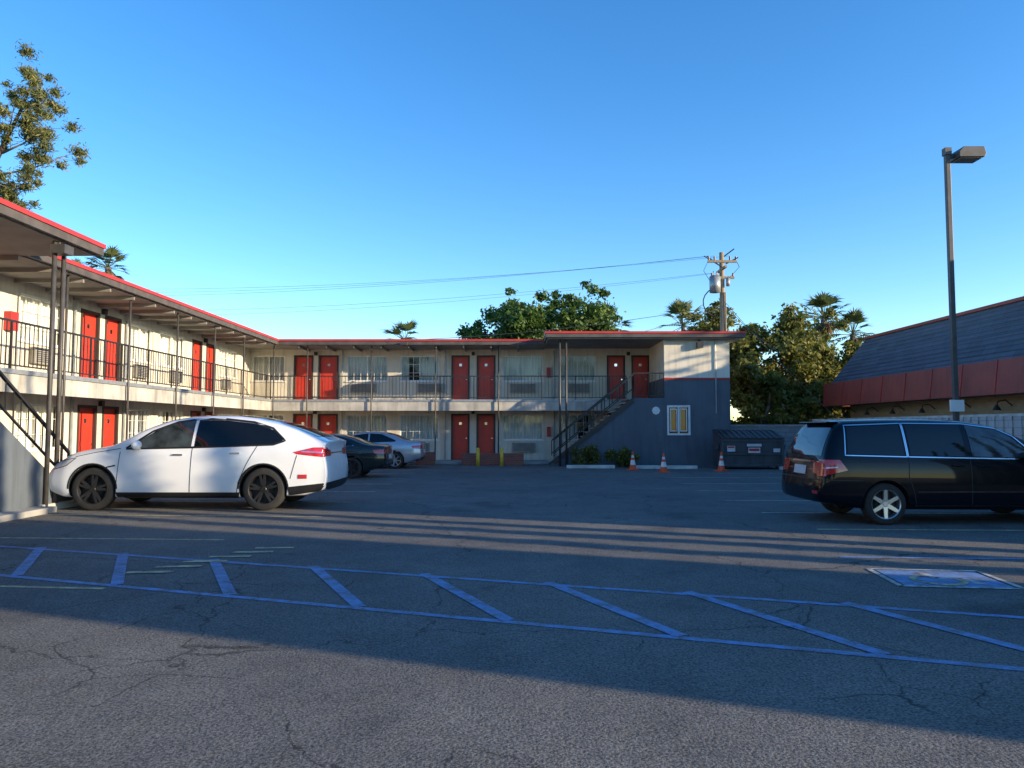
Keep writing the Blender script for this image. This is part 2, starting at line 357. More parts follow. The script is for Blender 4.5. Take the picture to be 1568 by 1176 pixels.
P=Part('balcony_deck',M['wall2'])
P.box(-12.2,-10.78,5,34.4,2.62,2.85); P.box(-10.78,-10.7,11.3,32.98,2.36,2.853); P.box(-10.78,-10.7,5,11.3,2.36,2.853)
P.box(-10.78,6.4,32.98,34.4,2.62,2.85); P.box(-10.7,6.4,32.9,32.98,2.36,2.853)
P.build(motel)
P=Part('deck_edge_cap',M['galv']); P.box(-10.69,-10.66,11.3,32.87,2.76,2.86); P.box(-10.66,6.38,32.87,32.895,2.76,2.86); P.build(motel)
P=Part('deck_beams',M['brown'])
for y in np.arange(8.8,32,2.93): P.box(-12.2,-10.78,y,y+.1,2.45,2.618)
for x in (-9.1,-6.25,-3.4,-.6,2.3): P.box(x-.05,x+.05,32.98,34.4,2.45,2.618)
P.build(motel)
P=Part('roof_deck',M['roof'])
P.box(-22,-10.42,3,43,5.42,5.50); P.box(-10.42,1.5,32.62,43,5.42,5.50); P.box(-10.42,-8.83,3,15.55,5.42,5.50); P.box(1.5,9.62,30.62,43,5.50,5.60)
P.prism([(-22,5.5),(-11.2,5.5),(-13.5,5.62),(-22,5.62)],'y',3,43)
P.build(motel)
P=Part('roof_soffit',M['soffit'])
P.box(-12.2,-10.46,3,34.4,5.25,5.418); P.box(-10.46,1.5,32.66,34.4,5.25,5.418); P.box(-10.46,-8.87,3,15.51,5.25,5.418); P.box(1.5,9.58,30.66,34.4,5.30,5.498)
P.build(motel)
P=Part('roof_rafters',M['soffit'])
for y in np.arange(4.5,32,1.22): P.box(-12.19,-10.5,y,y+.06,5.15,5.248)
for x in np.arange(-9.5,1.3,1.22): P.box(x,x+.06,32.7,34.39,5.15,5.248)
P.build(motel)
def eave(P,grow,z0,z1,dz):
    g=grow
    P.box(-10.42,-10.33+g,15.55+g,32.53-g,z0,z1); P.box(-10.33+g,1.5,32.53-g,32.62,z0,z1); P.box(-8.83,-8.74+g,3,15.64+g,z0,z1); P.box(-10.33+g,-8.83,15.55,15.64+g,z0,z1)
    P.box(1.41-g,9.71+g,30.53-g,30.62,z0+dz,z1+dz); P.box(1.41-g,1.5,30.62,32.5,z0+dz,z1+dz); P.box(9.62,9.71+g,30.62,43,z0+dz,z1+dz)
P=Part('roof_gutter',M['redtrim']); eave(P,.03,5.425,5.515,.09); P.build(motel)
P=Part('roof_fascia_board',M['fascia']); eave(P,0,5.27,5.422,.09); P.build(motel)
P=Part('rear_mass',M['wall'])
P.box(-22,-13.4,3,43,0,5.4); P.box(-13.4,9.1,35.6,43,0,5.4); P.build(motel)
P=Part('end_block_lower_wall',M['grey'])
P.box(6.4,6.55,31.15,34.4,0,3.7); P.box(9.0,9.15,31.15,36,0,3.7)
def fw(P,x0,x1,z0,z1,h):
    a,b,c,d=h
    P.box(x0,a,31.0,31.15,z0,z1); P.box(b,x1,31.0,31.15,z0,z1); P.box(a,b,31.0,31.15,z0,c); P.box(a,b,31.0,31.15,d,z1)
fw(P,6.4,9.15,0,3.62,(6.55,7.4,1.35,2.48))
P.prism([(1.62,0),(6.4,0),(6.4,2.85),(5.1,2.85),(1.62,.12)],'y',31.0,31.15)
P.build(motel)
P=Part('end_block_upper_wall',M['wall']); P.box(6.4,9.15,31.0,31.15,3.70,5.3); P.box(6.4,6.55,31.15,34.4,3.7,5.3); P.box(9.0,9.15,31.15,36,3.7,5.3); P.build(motel)
P=Part('end_block_red_band',M['redtrim']); P.box(6.38,9.17,30.97,31.15,3.62,3.70); P.build(motel)
P=Part('end_block_window_frame',M['white'])
for b in ((6.49,6.57,1.29,2.54),(7.38,7.46,1.29,2.54),(6.57,7.38,1.29,1.37),(6.57,7.38,2.46,2.54),(6.94,7.0,1.37,2.46)): P.box(b[0],b[1],30.96,31.06,b[2],b[3])
P.build(motel)
P=Part('end_block_window_panes',M['carglass']); P.box(6.56,7.39,31.07,31.09,1.36,2.47); P.build(motel)
P=Part('end_block_window_sashes',M['white'])
for a,b in ((6.62,6.92),(7.02,7.33)):
    for q in ((a,a+.035,1.45,2.40),(b-.035,b,1.45,2.40),(a+.035,b-.035,1.45,1.49),(a+.035,b-.035,2.36,2.40)): P.box(q[0],q[1],31.0,31.04,q[2],q[3])
P.build(motel)
P=Part('wall_notice',M['white']); P.lathe([(.001,-.01),(.17,-.01),(.17,.01)],(6.03,30.98,2.32),8); P.build(motel)
P=Part('floodlights',M['post']); P.box(7.75,8.0,30.75,30.97,4.95,5.2); P.cyl((7.87,30.9,5.2),(7.87,30.98,5.3),.03)
P.box(-8.98,-8.7,14.2,14.5,5.0,5.17); P.cyl((-8.9,14.35,5.15),(-8.9,14.35,5.26),.03); P.box(-4.9,-4.6,32.25,32.48,5.24,5.36); P.build(motel)
P=Part('conduit_pipes',M['galv'])
P.cyl((8.55,30.96,2.2),(8.55,30.96,5.3),.025); P.cyl((1.95,34.33,0),(1.95,34.33,5.2),.04); P.cyl((-7.9,34.33,0.1),(-7.9,34.33,5.2),.035); P.cyl((-3.1,34.33,0.1),(-3.1,34.33,5.2),.035)
P.cyl((-12.13,23.15,.1),(-12.13,23.15,5.2),.035);P.cyl((-12.13,20.4,.1),(-12.13,20.4,5.2),.035); P.build(motel)
P=Part('fire_extinguisher_boxes',M['redtrim']); P.box(-12.19,-12.02,17.62,17.9,3.95,4.4); P.box(1.62,1.8,34.25,34.39,3.95,4.4); P.box(1.62,1.8,34.25,34.39,1.2,1.65); P.build(motel)
P=Part('stair_treads',M['conc']); n=16
for i in range(n):
    x=1.75+i*(3.35/n); z=(i+1)*F2/n; P.box(x,x+3.35/n+.03,31.15,32.75,z-.06,z)
    y=15.1-i*(3.8/n); P.box(-10.6,-9.15,y-3.8/n-.03,y,z-.06,z)
P.build(motel)
P=Part('stair_landing',M['wall2']); P.box(5.1,6.4,31.15,32.9,2.62,2.848); P.box(-10.7,-9.15,5,11.3,2.62,2.848); P.build(motel)
P=Part('stair_side_wall',M['grey'])
P.prism([(15.3,0),(15.3,.15),(11.3,2.9),(5,2.9),(5,0)],'x',-9.15,-9.0); P.prism([(15.1,0),(11.3,2.55),(11.3,0)],'x',-10.69,-10.6); P.build(motel)
P=Part('stair_stringer',M['black']); P.prism([(1.55,.14),(5.1,2.90),(5.1,2.66),(1.85,.12)],'y',30.94,30.997); P.build(motel)
RL=Part('balcony_railings',M['black'])
def rail(p,q,h=1.05,pitch=.15,b0=.1,top=.022,pw=.008):
    p=Vector(p); q=Vector(q); d=q-p; n=max(1,int(d.length/pitch))
    up=Vector((0,0,1))
    def bar(a,b,w):
        dd=(b-a); side=Vector((-dd.y,dd.x,0)); side=side.normalized()*w if side.length>0 else Vector((w,0,0)); u=up*w
        vs=[a-side-u,a+side-u,a+side+u,a-side+u,b-side-u,b+side-u,b+side+u,b-side+u]
        RL.add([tuple(v) for v in vs],[(0,1,2,3),(4,7,6,5),(0,4,5,1),(1,5,6,2),(2,6,7,3),(3,7,4,0)])
    bar(p+up*h,q+up*h,top); bar(p+up*b0,q+up*b0,max(.014,top*.7))
    for i in range(n+1):
        a=p+d*i/n; w=.02 if i%10==0 else pw
        RL.box(a.x-w,a.x+w,a.y-w,a.y+w,a.z+b0-(.1 if i%10==0 else 0),a.z+h)
rail((-10.76,11.3,F2),(-10.76,32.93,F2)); rail((-10.76,32.93,F2),(5.1,32.93,F2)); 
rail((5.1,31.07,F2),(6.38,31.07,F2)); rail((-9.08,5,F2+.05),(-9.08,11.3,F2+.05),1.0)
RL.build(motel)
RL=Part('stair_railings',M['black'])
rail((1.75,31.07,.15),(5.1,31.07,2.88),.95,.42,.38,.04,.02); rail((1.75,32.7,.1),(5.1,32.7,2.85),.95,.42,.38,.04,.02)
rail((-9.08,15.2,.2),(-9.08,11.3,2.9),.9,.25,.35,.028); rail((-10.55,15.1,.1),(-10.55,11.3,2.85),.9,.3,.35,.028)
RL.build(motel)
P=Part('support_posts',M['post'])
for y in (17.5,20.43,23.36,26.3,29.2): P.cyl((-10.62,y,.1),(-10.62,y,5.26),.03,n=8)
for x in (-10.6,-9.1,-6.25,-3.4,-.6): P.cyl((x,32.8,.1),(x,32.8,5.26),.03,n=8)
for x,y in ((2.0,30.9),(2.27,30.9)): P.cyl((x,y,0),(x,y,5.32),.045)
for x,y in ((-9.0,14.3),(-9.0,14.6)): P.cyl((x+.05,y,0),(x+.05,y,5.27),.045)
P.cyl((-10.62,14.9,.1),(-10.62,14.9,5.26),.03)
P.build(motel,True)
P=Part('walkway_slab',M['conc'])
P.box(-12.2,-10.4,3,34.4,.005,.12); P.box(-10.4,1.6,32.4,34.4,.005,.12); P.box(-10.4,-8.6,3,14.1,.005,.12)
P.build(motel,bevel=.015)
# ------------------------------------------------------------------ small site items
def mkobj(name,fn):
    e=empty(name); fn(e); return e
def planter(x0,x1,y0,y1,h):
    def f(e):
        P=Part('brick_wall',M['brickred']); P.box(x0,x1,y0,y0+.12,.005,h); P.box(x0,x1,y1-.12,y1,.005,h); P.box(x0,x0+.12,y0+.12,y1-.12,.005,h); P.box(x1-.12,x1,y0+.12,y1-.12,.005,h); P.build(e)
        P=Part('soil',M['ground']); P.box(x0+.12,x1-.12,y0+.12,y1-.12,.005,h-.08); P.build(e)
    mkobj('brick_planter',f)
planter(-4.1,-3.35,31.6,32.3,.55); planter(-2.15,.5,31.6,32.3,.5); planter(-7.8,-5.2,31.6,32.3,.5)
def bollard(x,y):
    def f(e):
        P=Part('bollard_pipe',M['yel']); P.cyl((x,y,0),(x,y,.72),.075,n=14); P.sphere((x,y,.72),(.075,.075,.05)); P.build(e,True)
    mkobj('yellow_bollard',f)
bollard(-1.42,30.9); bollard(-.43,30.9)
def wheelstop(x,y,L,rot=0):
    e=empty('concrete_wheel_stop',(x,y,0.006),rot)
    P=Part('stop_body',M['concw']); P.prism([(-.09,0),(.09,0),(.06,.13),(-.06,.13)],'x',-L/2,L/2); P.build(e,bevel=.012)
wheelstop(3.1,29.3,1.9); wheelstop(5.2,29.0,1.0); wheelstop(6.4,28.9,1.6); wheelstop(10.9,28.2,1.5,.1); wheelstop(-8.95,14.9,1.4,R(86)); wheelstop(-9.55,20.5,1.7,R(90)); wheelstop(-9.5,24.4,1.7,R(90))
def cone(x,y):
    e=empty('traffic_cone',(x,y,.005),random.uniform(0,1))
    P=Part('cone_body',M['orange']); P.box(-.19,.19,-.19,.19,0,.035); P.lathe([(.135,.035),(.105,.2)],(0,0,0),20,'z'); P.lathe([(.076,.38),(.06,.47)],(0,0,0),20,'z'); P.lathe([(.045,.56),(.03,.7),(.001,.705)],(0,0,0),20,'z'); P.build(e)
    P=Part('reflective_bands',M['white']); P.lathe([(.106,.2),(.076,.38)],(0,0,0),20,'z'); P.lathe([(.06,.47),(.045,.56)],(0,0,0),20,'z'); P.build(e)
cone(4.57,28.1); cone(5.43,26.6); cone(7.75,27.5)
def dumpster(x,y):
    e=empty('dumpster',(x,y,0.005),R(-3))
    L,D=2.35,1.5
    P=Part('bin_body',M['binpaint']); P.prism([(0,.12),(D,.12),(D,1.45),(-.06,1.18),(-.06,1.1)],'x',0,L); 
    for xx in (0,L-.06): P.box(xx-.02,xx+.08,-.09,.0,.12,1.15)
    P.box(-.03,L+.03,-.1,0,1.06,1.14); P.box(0,L,-.09,-.02,.12,.2); P.box(0,L,-.085,-.02,.55,.61)
    P.box(-.16,-.02,.25,.95,.75,.95); P.box(L+.02,L+.16,.25,.95,.75,.95)
    for xx in (.15,L-.25):
        for yy in (.15,D-.2): P.cyl((xx,yy,.1),(xx+.06,yy,.1),.1,n=12)
    P.build(e,bevel=.01)
    P=Part('bin_lids',M['binlid'])
    for a,b in ((-.02,L/2-.015),(L/2+.015,L+.02)):
        P.prism([(-.12,1.17),(-.12,1.21),(D*.5,1.42),(D+.04,1.52),(D+.04,1.47)],'x',a,b)
        for i in range(5): xx=a+.12+i*.22; P.prism([(-.1,1.215),(D*.5,1.425),(D,1.53),(D*.5,1.46),(-.1,1.24)],'x',xx,xx+.06)
    P.build(e)
    P=Part('bin_labels',M['label']); P.box(1.0,1.45,-.095,-.091,.63,.83); P.box(.2,.5,-.095,-.091,.68,.9); P.box(.95,1.5,-.106,-.102,.88,.98); P.box(1.95,2.2,-.095,-.091,.66,.8); P.build(e)
    P=Part('bin_red_label',M['redlabel']); P.box(1.03,1.42,-.099,-.096,.7,.8); P.box(.22,.48,-.099,-.096,.82,.88);P.build(e)
dumpster(8.1,28.7)
def f(e):
    P=Part('block_courses',M['block']); P.box(9.2,13.0,32.0,32.2,0,1.68); P.build(e)
    P=Part('wall_cap',M['conc']); P.box(9.2,13.0,31.97,32.23,1.68,1.74); P.build(e)
mkobj('block_wall',f)
def f(e):
    P=Part('block_courses',M['blocky']); P.box(13.0,13.18,12,32.0,0,1.9); P.build(e)
    P=Part('wall_cap',M['concw']); P.box(12.97,13.21,12,32.0,1.9,1.97); P.build(e)
    P=Part('wall_ribs',M['blocky'])
    for y in np.arange(12.2,32,.35): P.box(12.96,13.0,y,y+.12,0,1.9)
    P.build(e)
mkobj('perimeter_wall',f)
rest=empty('restaurant_building')
P=Part('brick_wall',M['bricktan']); P.box(17.0,30,21.6,37.2,0,2.75); P.build(rest)
P=Part('mansard_shingles',M['shingle'])
P.quad((16.25,21.6,3.8),(16.25,37.7,3.8),(17.6,36.6,6.0),(17.6,21.6,6.0)); P.quad((16.25,37.7,3.8),(31,37.7,3.8),(30,36.6,6.0),(17.6,36.6,6.0)); P.quad((17.6,21.6,6.0),(17.6,36.6,6.0),(30,36.6,6.0),(30,21.6,6.0))
P.quad((16.25,21.6,3.8),(17.6,21.6,6.0),(30,21.6,6.0),(30,21.6,3.8))
P.build(rest)
P=Part('shingle_course_lips',M['shingle'])
for i in range(1,12):
    t=i/12; x=16.25+1.35*t; z=3.8+2.2*t; P.box(x-.035,x+.02,21.6,37.7-1.1*t,z-.025,z+.015)
P.build(rest)
P=Part('ridge_trim',M['awning']); P.box(17.5,17.75,21.6,36.7,5.98,6.1); P.box(17.75,30,36.5,36.7,5.98,6.1); P.build(rest)
P=Part('red_fascia',M['awning']); 
P.prism([(15.95,2.7),(16.02,2.7),(16.3,3.85),(16.1,3.85)],'y',21.6,38.0); P.box(16.02,30,37.9,38,2.7,3.85)
P.build(rest)
P=Part('fascia_seams',M['redtrim'])
for y in np.arange(22.5,38,1.9): P.prism([(15.925,2.7),(15.95,2.7),(16.1,3.85),(16.075,3.85)],'y',y,y+.05)
P.build(rest)
P=Part('fascia_soffit',M['soffit']); P.box(16.02,17.0,21.6,37.9,2.72,2.76); P.build(rest)
P=Part('gooseneck_lamps',M['black'])
for y in np.arange(22.8,37,2.3):
    P.path([(16.98,y,2.35),(16.75,y,2.55),(16.5,y,2.5),(16.45,y,2.35)],.02); P.cyl((16.45,y,2.38),(16.45,y,2.2),.04,.14,12)
P.build(rest)
P=Part('brick_ledge',M['conc']); P.box(16.93,17.0,21.6,37.2,1.95,2.03); P.build(rest)
def f(e):  # unseen building added to shade the lot; thin annex cuts the foreground shadow edge
    P=Part('stucco_walls',M['tanstucco']); P.box(16.5,30,6.6,20.6,0,6.6); P.box(15.2,24,-1.04,.46,0,7.2); P.build(e)
    P=Part('parapet_cap',M['redtrim']); P.box(16.4,30.1,6.5,20.7,6.6,6.8); P.build(e)
    P=Part('shadow_caster_door',M['brown']); P.box(16.44,16.5,12,13,0,2.1); P.box(15.14,15.2,-.8,.1,0,2.1); P.build(e)
    P=Part('shadow_caster_windows',M['carglass']); P.box(16.45,16.5,8,11,1,2.3); P.box(16.45,16.5,14,18,1,2.3); P.build(e)
mkobj('shadow_caster_building',f)
# ------------------------------------------------------------------ vegetation
def foliage(name,clumps,n,size,mat,parent,seed=0,asp=1.5,shell=2.4,jit=.28):
    rg=np.random.default_rng(seed)
    C=np.array([c[0] for c in clumps],float); Rr=np.array([c[1] for c in clumps],float)
    vol=Rr.prod(1)**(2/3); idx=rg.choice(len(C),n,p=vol/vol.sum())
    d=rg.normal(size=(n,3)); d/=np.linalg.norm(d,axis=1)[:,None]
    r=rg.random(n)**(1/shell)*(1+jit*rg.normal(size=n))
    pos=C[idx]+d*r[:,None]*Rr[idx]
    nr=d*.5+rg.normal(size=(n,3))*.8+np.array([0,0,.3]); nr/=np.linalg.norm(nr,axis=1)[:,None]
    t=np.cross(nr,rg.normal(size=(n,3))); t/=np.linalg.norm(t,axis=1)[:,None]; b=np.cross(nr,t)
    s=size*(.6+.8*rg.random(n))[:,None]
    a=t*s*asp/2; bb=b*s/2
    V=np.stack([pos-a,pos-bb*.9+a*.1,pos+a,pos+bb*.9+a*.1],1).reshape(-1,3)
    F=np.arange(4*n).reshape(n,4)
    me=bpy.data.meshes.new(name); me.from_pydata(V.tolist(),[],F.tolist()); me.materials.append(mat)
    o=bpy.data.objects.new(name,me); scene.collection.objects.link(o); o.parent=parent; return o
def tree(name,base,ztrunk,cc,cr,ncl,nleaf,size,mat,seed,clr=(.16,.3),tr=.25):
    rn=random.Random(seed); e=empty(name); cl=[]
    for i in range(ncl):
        while True:
            v=Vector((rn.uniform(-1,1),rn.uniform(-1,1),rn.uniform(-.9,1)))
            if .25<v.length<1: break
        s=rn.uniform(*clr)*min(cr); c=(cc[0]+v.x*cr[0],cc[1]+v.y*cr[1],cc[2]+v.z*cr[2]); cl.append((c,(s*1.25,s*1.25,s*.85)))
        for k in range(3):
            q=Vector(c)+Vector((rn.gauss(0,1),rn.gauss(0,1),rn.gauss(0,.8)))*s*1.1; cl.append((tuple(q),(s*.5,s*.5,s*.35)))
    foliage('foliage',cl,nleaf,size,mat,e,seed,1.7,1.7)
    P=Part('trunk_and_limbs',M['bark']); fork=Vector((cc[0]+(base[0]-cc[0])*.4,cc[1]+(base[1]-cc[1])*.4,ztrunk))
    P.path([tuple(base),tuple((Vector(base)+fork)/2+Vector((.1,0,0))),tuple(fork)],[tr,tr*.85,tr*.7],9)
    for c,_ in cl[::8]:
        c=Vector(c); m=fork.lerp(c,.5)+Vector((rn.uniform(-.2,.2),rn.uniform(-.2,.2),rn.uniform(0,.4))); P.path([tuple(fork),tuple(m),tuple(c)],[tr*.45,tr*.25,tr*.06],6)
    P.build(e,True); return e
tree('broadleaf_tree',(2,50,0),6.5,(1.9,50,8.3),(4.6,3,2.6),36,26000,.17,M['leafA'],1,(.2,.4))
tree('broadleaf_tree',(-1.6,52,0),5,(-1.8,52,6.6),(3.0,2.2,2.0),18,9000,.17,M['leafA'],2,(.25,.42))
tree('shade_tree',(15.0,42,0),3,(14.6,42,5.0),(2.9,2.5,3.2),36,24000,.15,M['leafB'],3,(.2,.38))
tree('shade_tree',(19.2,44,0),3,(18.8,44,3.9),(3.3,2.6,2.5),36,24000,.15,M['leafB'],4,(.2,.38))
tree('shade_tree',(12.2,44,0),3,(12.0,44,6.3),(2.0,2,2.2),18,10000,.15,M['leafB'],5,(.2,.38))
tree('shade_tree',(23.0,48,0),3,(22.6,48,3.6),(2.9,2.6,2.6),24,14000,.17,M['leafB'],6,(.2,.38))
tree('shade_tree',(16.8,40,0),1.5,(16.2,40,2.6),(4.0,1.5,2.1),28,18000,.14,M['leafB'],16,(.3,.5))
tree('shade_tree',(13,38,0),1.5,(12.6,38,2.8),(1.7,1.2,2.2),14,8000,.14,M['leafB'],17,(.3,.5))
e=empty('pine_tree'); rn=random.Random(8)
P=Part('trunk_and_limbs',M['bark']); trunk=[(-21.5,28,0),(-21.3,28,5),(-20.6,28,9),(-19.9,28,12),(-19.0,28,14),(-18.6,28,15.2)]
P.path(trunk,[.35,.3,.17,.10,.05,.02],9); cl=[]
def addlimb(a,b):
    a=Vector(a); b=Vector(b); m=a.lerp(b,.5)+Vector((0,0,-.15)); P.path([tuple(a),tuple(m),tuple(b)],[.05,.03,.01],6)
    for k in range(11):
        t=rn.uniform(.3,1.1); c=a.lerp(b,t)+Vector((rn.gauss(0,.34),rn.gauss(0,.5),rn.gauss(0,.36)))
        s=rn.uniform(.12,.28); cl.append((tuple(c),(s*1.3,s*1.3,s*1.0)))
        P.path([tuple(a.lerp(b,min(t,1)*.85)),tuple(c)],[.014,.005],4)
for a,b in (((-20.3,28,10),(-18.2,27.6,11.2)),((-20.0,28,11.3),(-17.3,28.2,12.2)),((-19.7,28,12.2),(-17.8,27.6,13.1)),((-19.1,28,13.8),(-18.1,28.3,14.4)),((-18.8,28,14.6),(-18.5,28,15.2)),
            ((-20.4,28,9.8),(-19.4,27.3,10.5)),((-20,28,11.6),(-20.6,27.5,13.3)),((-20.6,28,9.4),(-19.0,28.6,9.9)),((-19.6,28,12.5),(-18.9,27.4,13.8)),((-20.6,28,9.2),(-22.5,28,11)),((-20,28,11.5),(-22,28,13))):
    addlimb(a,b)
P.build(e,True); foliage('needle_tufts',cl,30000,.045,M['leafC'],e,11,4.2,1.3,.4)
def palm(base,h,rc=1.7,n=42,seed=0,r=.2,name='fan_palm_tree'):
    rn=random.Random(seed); e=empty(name); P=Part('trunk',M['bark']); top=Vector((base[0]+rn.uniform(-.3,.3),base[1],h))
    P.path([tuple(base),tuple(Vector(base).lerp(top,.5)),tuple(top)],[r*1.4,r,r*.85],10); P.build(e,True)
    G=Part('fronds',M['leafP']); D=Part('dead_skirt',M['leafD'])
    for i in range(n):
        az=rn.uniform(0,2*math.pi); dead=i<n*.3; el=R(rn.uniform(-85,-50)) if dead else R(rn.uniform(-30,85)); Q=D if dead else G
        d=Vector((math.cos(az)*math.cos(el),math.sin(az)*math.cos(el),math.sin(el))); side=d.cross(Vector((0,0,1)))
        side=side.normalized() if side.length>.01 else Vector((1,0,0))
        k0=.45 if dead else 1
        pl=rc*.62*k0*rn.uniform(.8,1.15); p=top+d*pl; Q.cyl(tuple(top),tuple(p),.03,.02,3,False)
        for k in range(13):
            t=R(-66+11*k); dd=d*math.cos(t)+side*math.sin(t); L=rc*.62*(.55+.45*math.cos(t))*rn.uniform(.8,1.15)*(.6+.4*k0)
            w=side*math.cos(t)-d*math.sin(t); q=p+dd*L-Vector((0,0,L*.22)); m=p+dd*L*.5
            Q.quad(tuple(p),tuple(m+w*.03*rc),tuple(q),tuple(m-w*.03*rc))
    G.build(e); D.build(e)
palm((-32.9,60,0),14.7,1.7,46,1,.3); palm((-37.3,62,0),14.6,1.3,30,2); palm((-8.6,60,0),8.7,1.9,34,3); palm((8.3,62,0),10.0,1.9,36,4); palm((13.9,60,0),9.9,2.1,44,5)
palm((25.3,60,0),10.6,2.1,50,6,.28); palm((27.9,60,0),9.2,2.0,44,7,.25); palm((24.5,25.2,0),8.1,2.0,44,9,.2)
# unseen cypress row added off to the right; its gaps shape the sun streaks
rn=random.Random(21)
for i,(y,w,h) in enumerate(((.97,.13,9),(1.52,.11,8.5),(2.5,.42,9),(3.75,.32,9),(4.75,.40,9),(5.65,.42,9),(6.4,.3,9))):
    e=empty('streak_caster_cypress'); cl=[]
    for k in range(26):
        z=.2+h*k/26; ww=w*(1-.75*(k/26)**2)*rn.uniform(.8,1.05); cl.append(((15+rn.uniform(-.05,.05),y+rn.uniform(-.04,.04),z),(ww*.8,ww*.62,.3)))
    foliage('foliage',cl,3800,.09,M['leafA'],e,30+i,1.5,2.4,.12); P=Part('trunk',M['bark']); P.cyl((15,y,0),(15,y,h*.9),.07,.02); P.build(e)
tree('reflection_backdrop_tree',(-14,-27,0),3,(-14,-27,6),(5,4,4),26,7000,.4,M['leafA'],61,(.3,.5))  # unseen trees added behind the camera as dark reflections for the minivan
tree('reflection_backdrop_tree',(-3,-29,0),3,(-3,-29,6),(5,4,4),26,7000,.4,M['leafA'],62,(.3,.5))
tree('reflection_backdrop_tree',(8,-30,0),3,(8,-30,6),(5,4,4),26,7000,.4,M['leafA'],63,(.3,.5))
def bush(x,y,r,seed):
    rn=random.Random(seed); e=empty('shrub'); cl=[((x+rn.uniform(-1,1)*r*.7,y+rn.uniform(-.5,.5)*r,r*rn.uniform(.3,1.2)),(r*.32,r*.32,r*.34)) for _ in range(14)]
    foliage('foliage',cl,3000,.06,M['leafB'],e,seed); P=Part('stems',M['bark'])
    for c,_ in cl: P.cyl((x,y,0),c,.015,.006,5)
    P.build(e)
bush(2.95,30.2,.66,41); bush(4.35,30.3,.58,42); bush(4.9,30.25,.36,43)
# ------------------------------------------------------------------ power pole, wires, street lamp
e=empty('utility_pole')
P=Part('wooden_pole',M['wood']); P.cyl((10.9,38,0),(10.9,38,10.7),.17,.12,12); 
P.box(10.15,11.65,37.85,37.95,10.15,10.27); P.box(10.3,11.5,37.85,37.95,9.3,9.42); P.box(10.82,10.94,37.2,38.8,9.75,9.86); P.build(e,False)
P=Part('transformer_can',M['galv']); P.cyl((10.45,37.7,8.55),(10.45,37.7,9.35),.28,n=18); P.lathe([(.29,0),(.2,.08),(.02,.1)],(10.45,37.7,9.35),18,'z'); P.cyl((10.38,37.7,9.4),(10.38,37.7,9.65),.03); P.cyl((10.55,37.7,9.4),(10.55,37.7,9.65),.03); P.cyl((11.15,37.8,8.9),(11.15,37.8,9.3),.1,n=12); P.build(e,True)
P=Part('insulators',M['black'])
for x in (10.2,10.5,11.3,11.6): P.cyl((x,37.9,10.27),(x,37.9,10.47),.05)
for x in (10.35,10.65,11.45): P.cyl((x,37.9,9.42),(x,37.9,9.6),.05)
for x in (9.95,10.1): P.cyl((x,37.9,10.5),(10.9,37.9,9.9),.025)
P.cyl((10.9,38,10.4),(11.5,37.8,10.85),.03);P.cyl((11.1,38,10.1),(11.7,37.8,10.4),.03)
P.build(e)
P=Part('drop_cables',M['black'])
def sag(P,a,b,s,r,n=14):
    a=Vector(a);b=Vector(b); pts=[tuple(a.lerp(b,i/n)-Vector((0,0,s*4*(i/n)*(1-i/n)))) for i in range(n+1)]; P.path(pts,r,5)
loop=[(10.6-.75*math.sin(R(t)),37.8,8.05+.75*math.cos(R(t))) for t in range(0,185,20)]; P.path(loop,.03,5)
P.path([(10.2,37.9,10.3),(9.9,37.8,9.7),(10.2,37.8,9.2),(10.45,37.7,9.4)],.015,4); P.path([(11.6,37.9,10.3),(11.75,37.8,9.9),(11.2,37.8,9.3)],.015,4)
P.cyl((11.0,37.85,0),(11.02,37.85,8.6),.035)
P.build(e)
P=Part('overhead_wires',M['wire'])
for k,x in enumerate((10.2,10.5,11.3)): sag(P,(x,37.9,10.5),(-38,52,11.0+k*.32),.8,.007)
sag(P,(10.35,37.9,9.6),(-38,52,10.1),.9,.007); sag(P,(10.65,37.9,9.6),(-38,52,9.75),1.0,.006)
sag(P,(10.8,37.9,7.9),(-11,41,6.4),.5,.013); sag(P,(10.8,37.9,7.8),(3,36,5.6),.2,.01)
sag(P,(11,37.9,8.1),(14.6,33,1.9),.15,.012); sag(P,(11,38,9.8),(17.5,62,9.0),.4,.007); sag(P,(11,37.9,7.9),(12.2,33.5,5.0),.15,.012)
P.build(e)
e=empty('street_lamp')
P=Part('lamp_pole',M['post']); P.prism([(9.55,15.95),(9.65,15.95),(9.65,16.05),(9.55,16.05)],'z',.6,7.7); P.build(e,bevel=.01)
P=Part('pole_base',M['conc']); P.cyl((9.6,16,0),(9.6,16,.65),.26,n=20); P.build(e,True)
P=Part('lamp_arm',M['post']); P.box(9.6,9.85,15.97,16.03,7.54,7.62); P.box(9.53,9.67,15.93,16.07,7.6,7.76); P.build(e)
P=Part('lamp_head',M['post']); P.prism([(9.75,7.50),(10.30,7.50),(10.34,7.57),(10.30,7.73),(9.85,7.73),(9.75,7.62)],'y',15.78,16.22); P.build(e,bevel=.01)
P=Part('lamp_lens',M['ac']); P.box(9.8,10.27,15.83,16.17,7.485,7.499); P.build(e)
P=Part('pole_sign',M['white']); P.box(9.42,9.72,15.89,15.92,1.95,2.2); P.build(e)

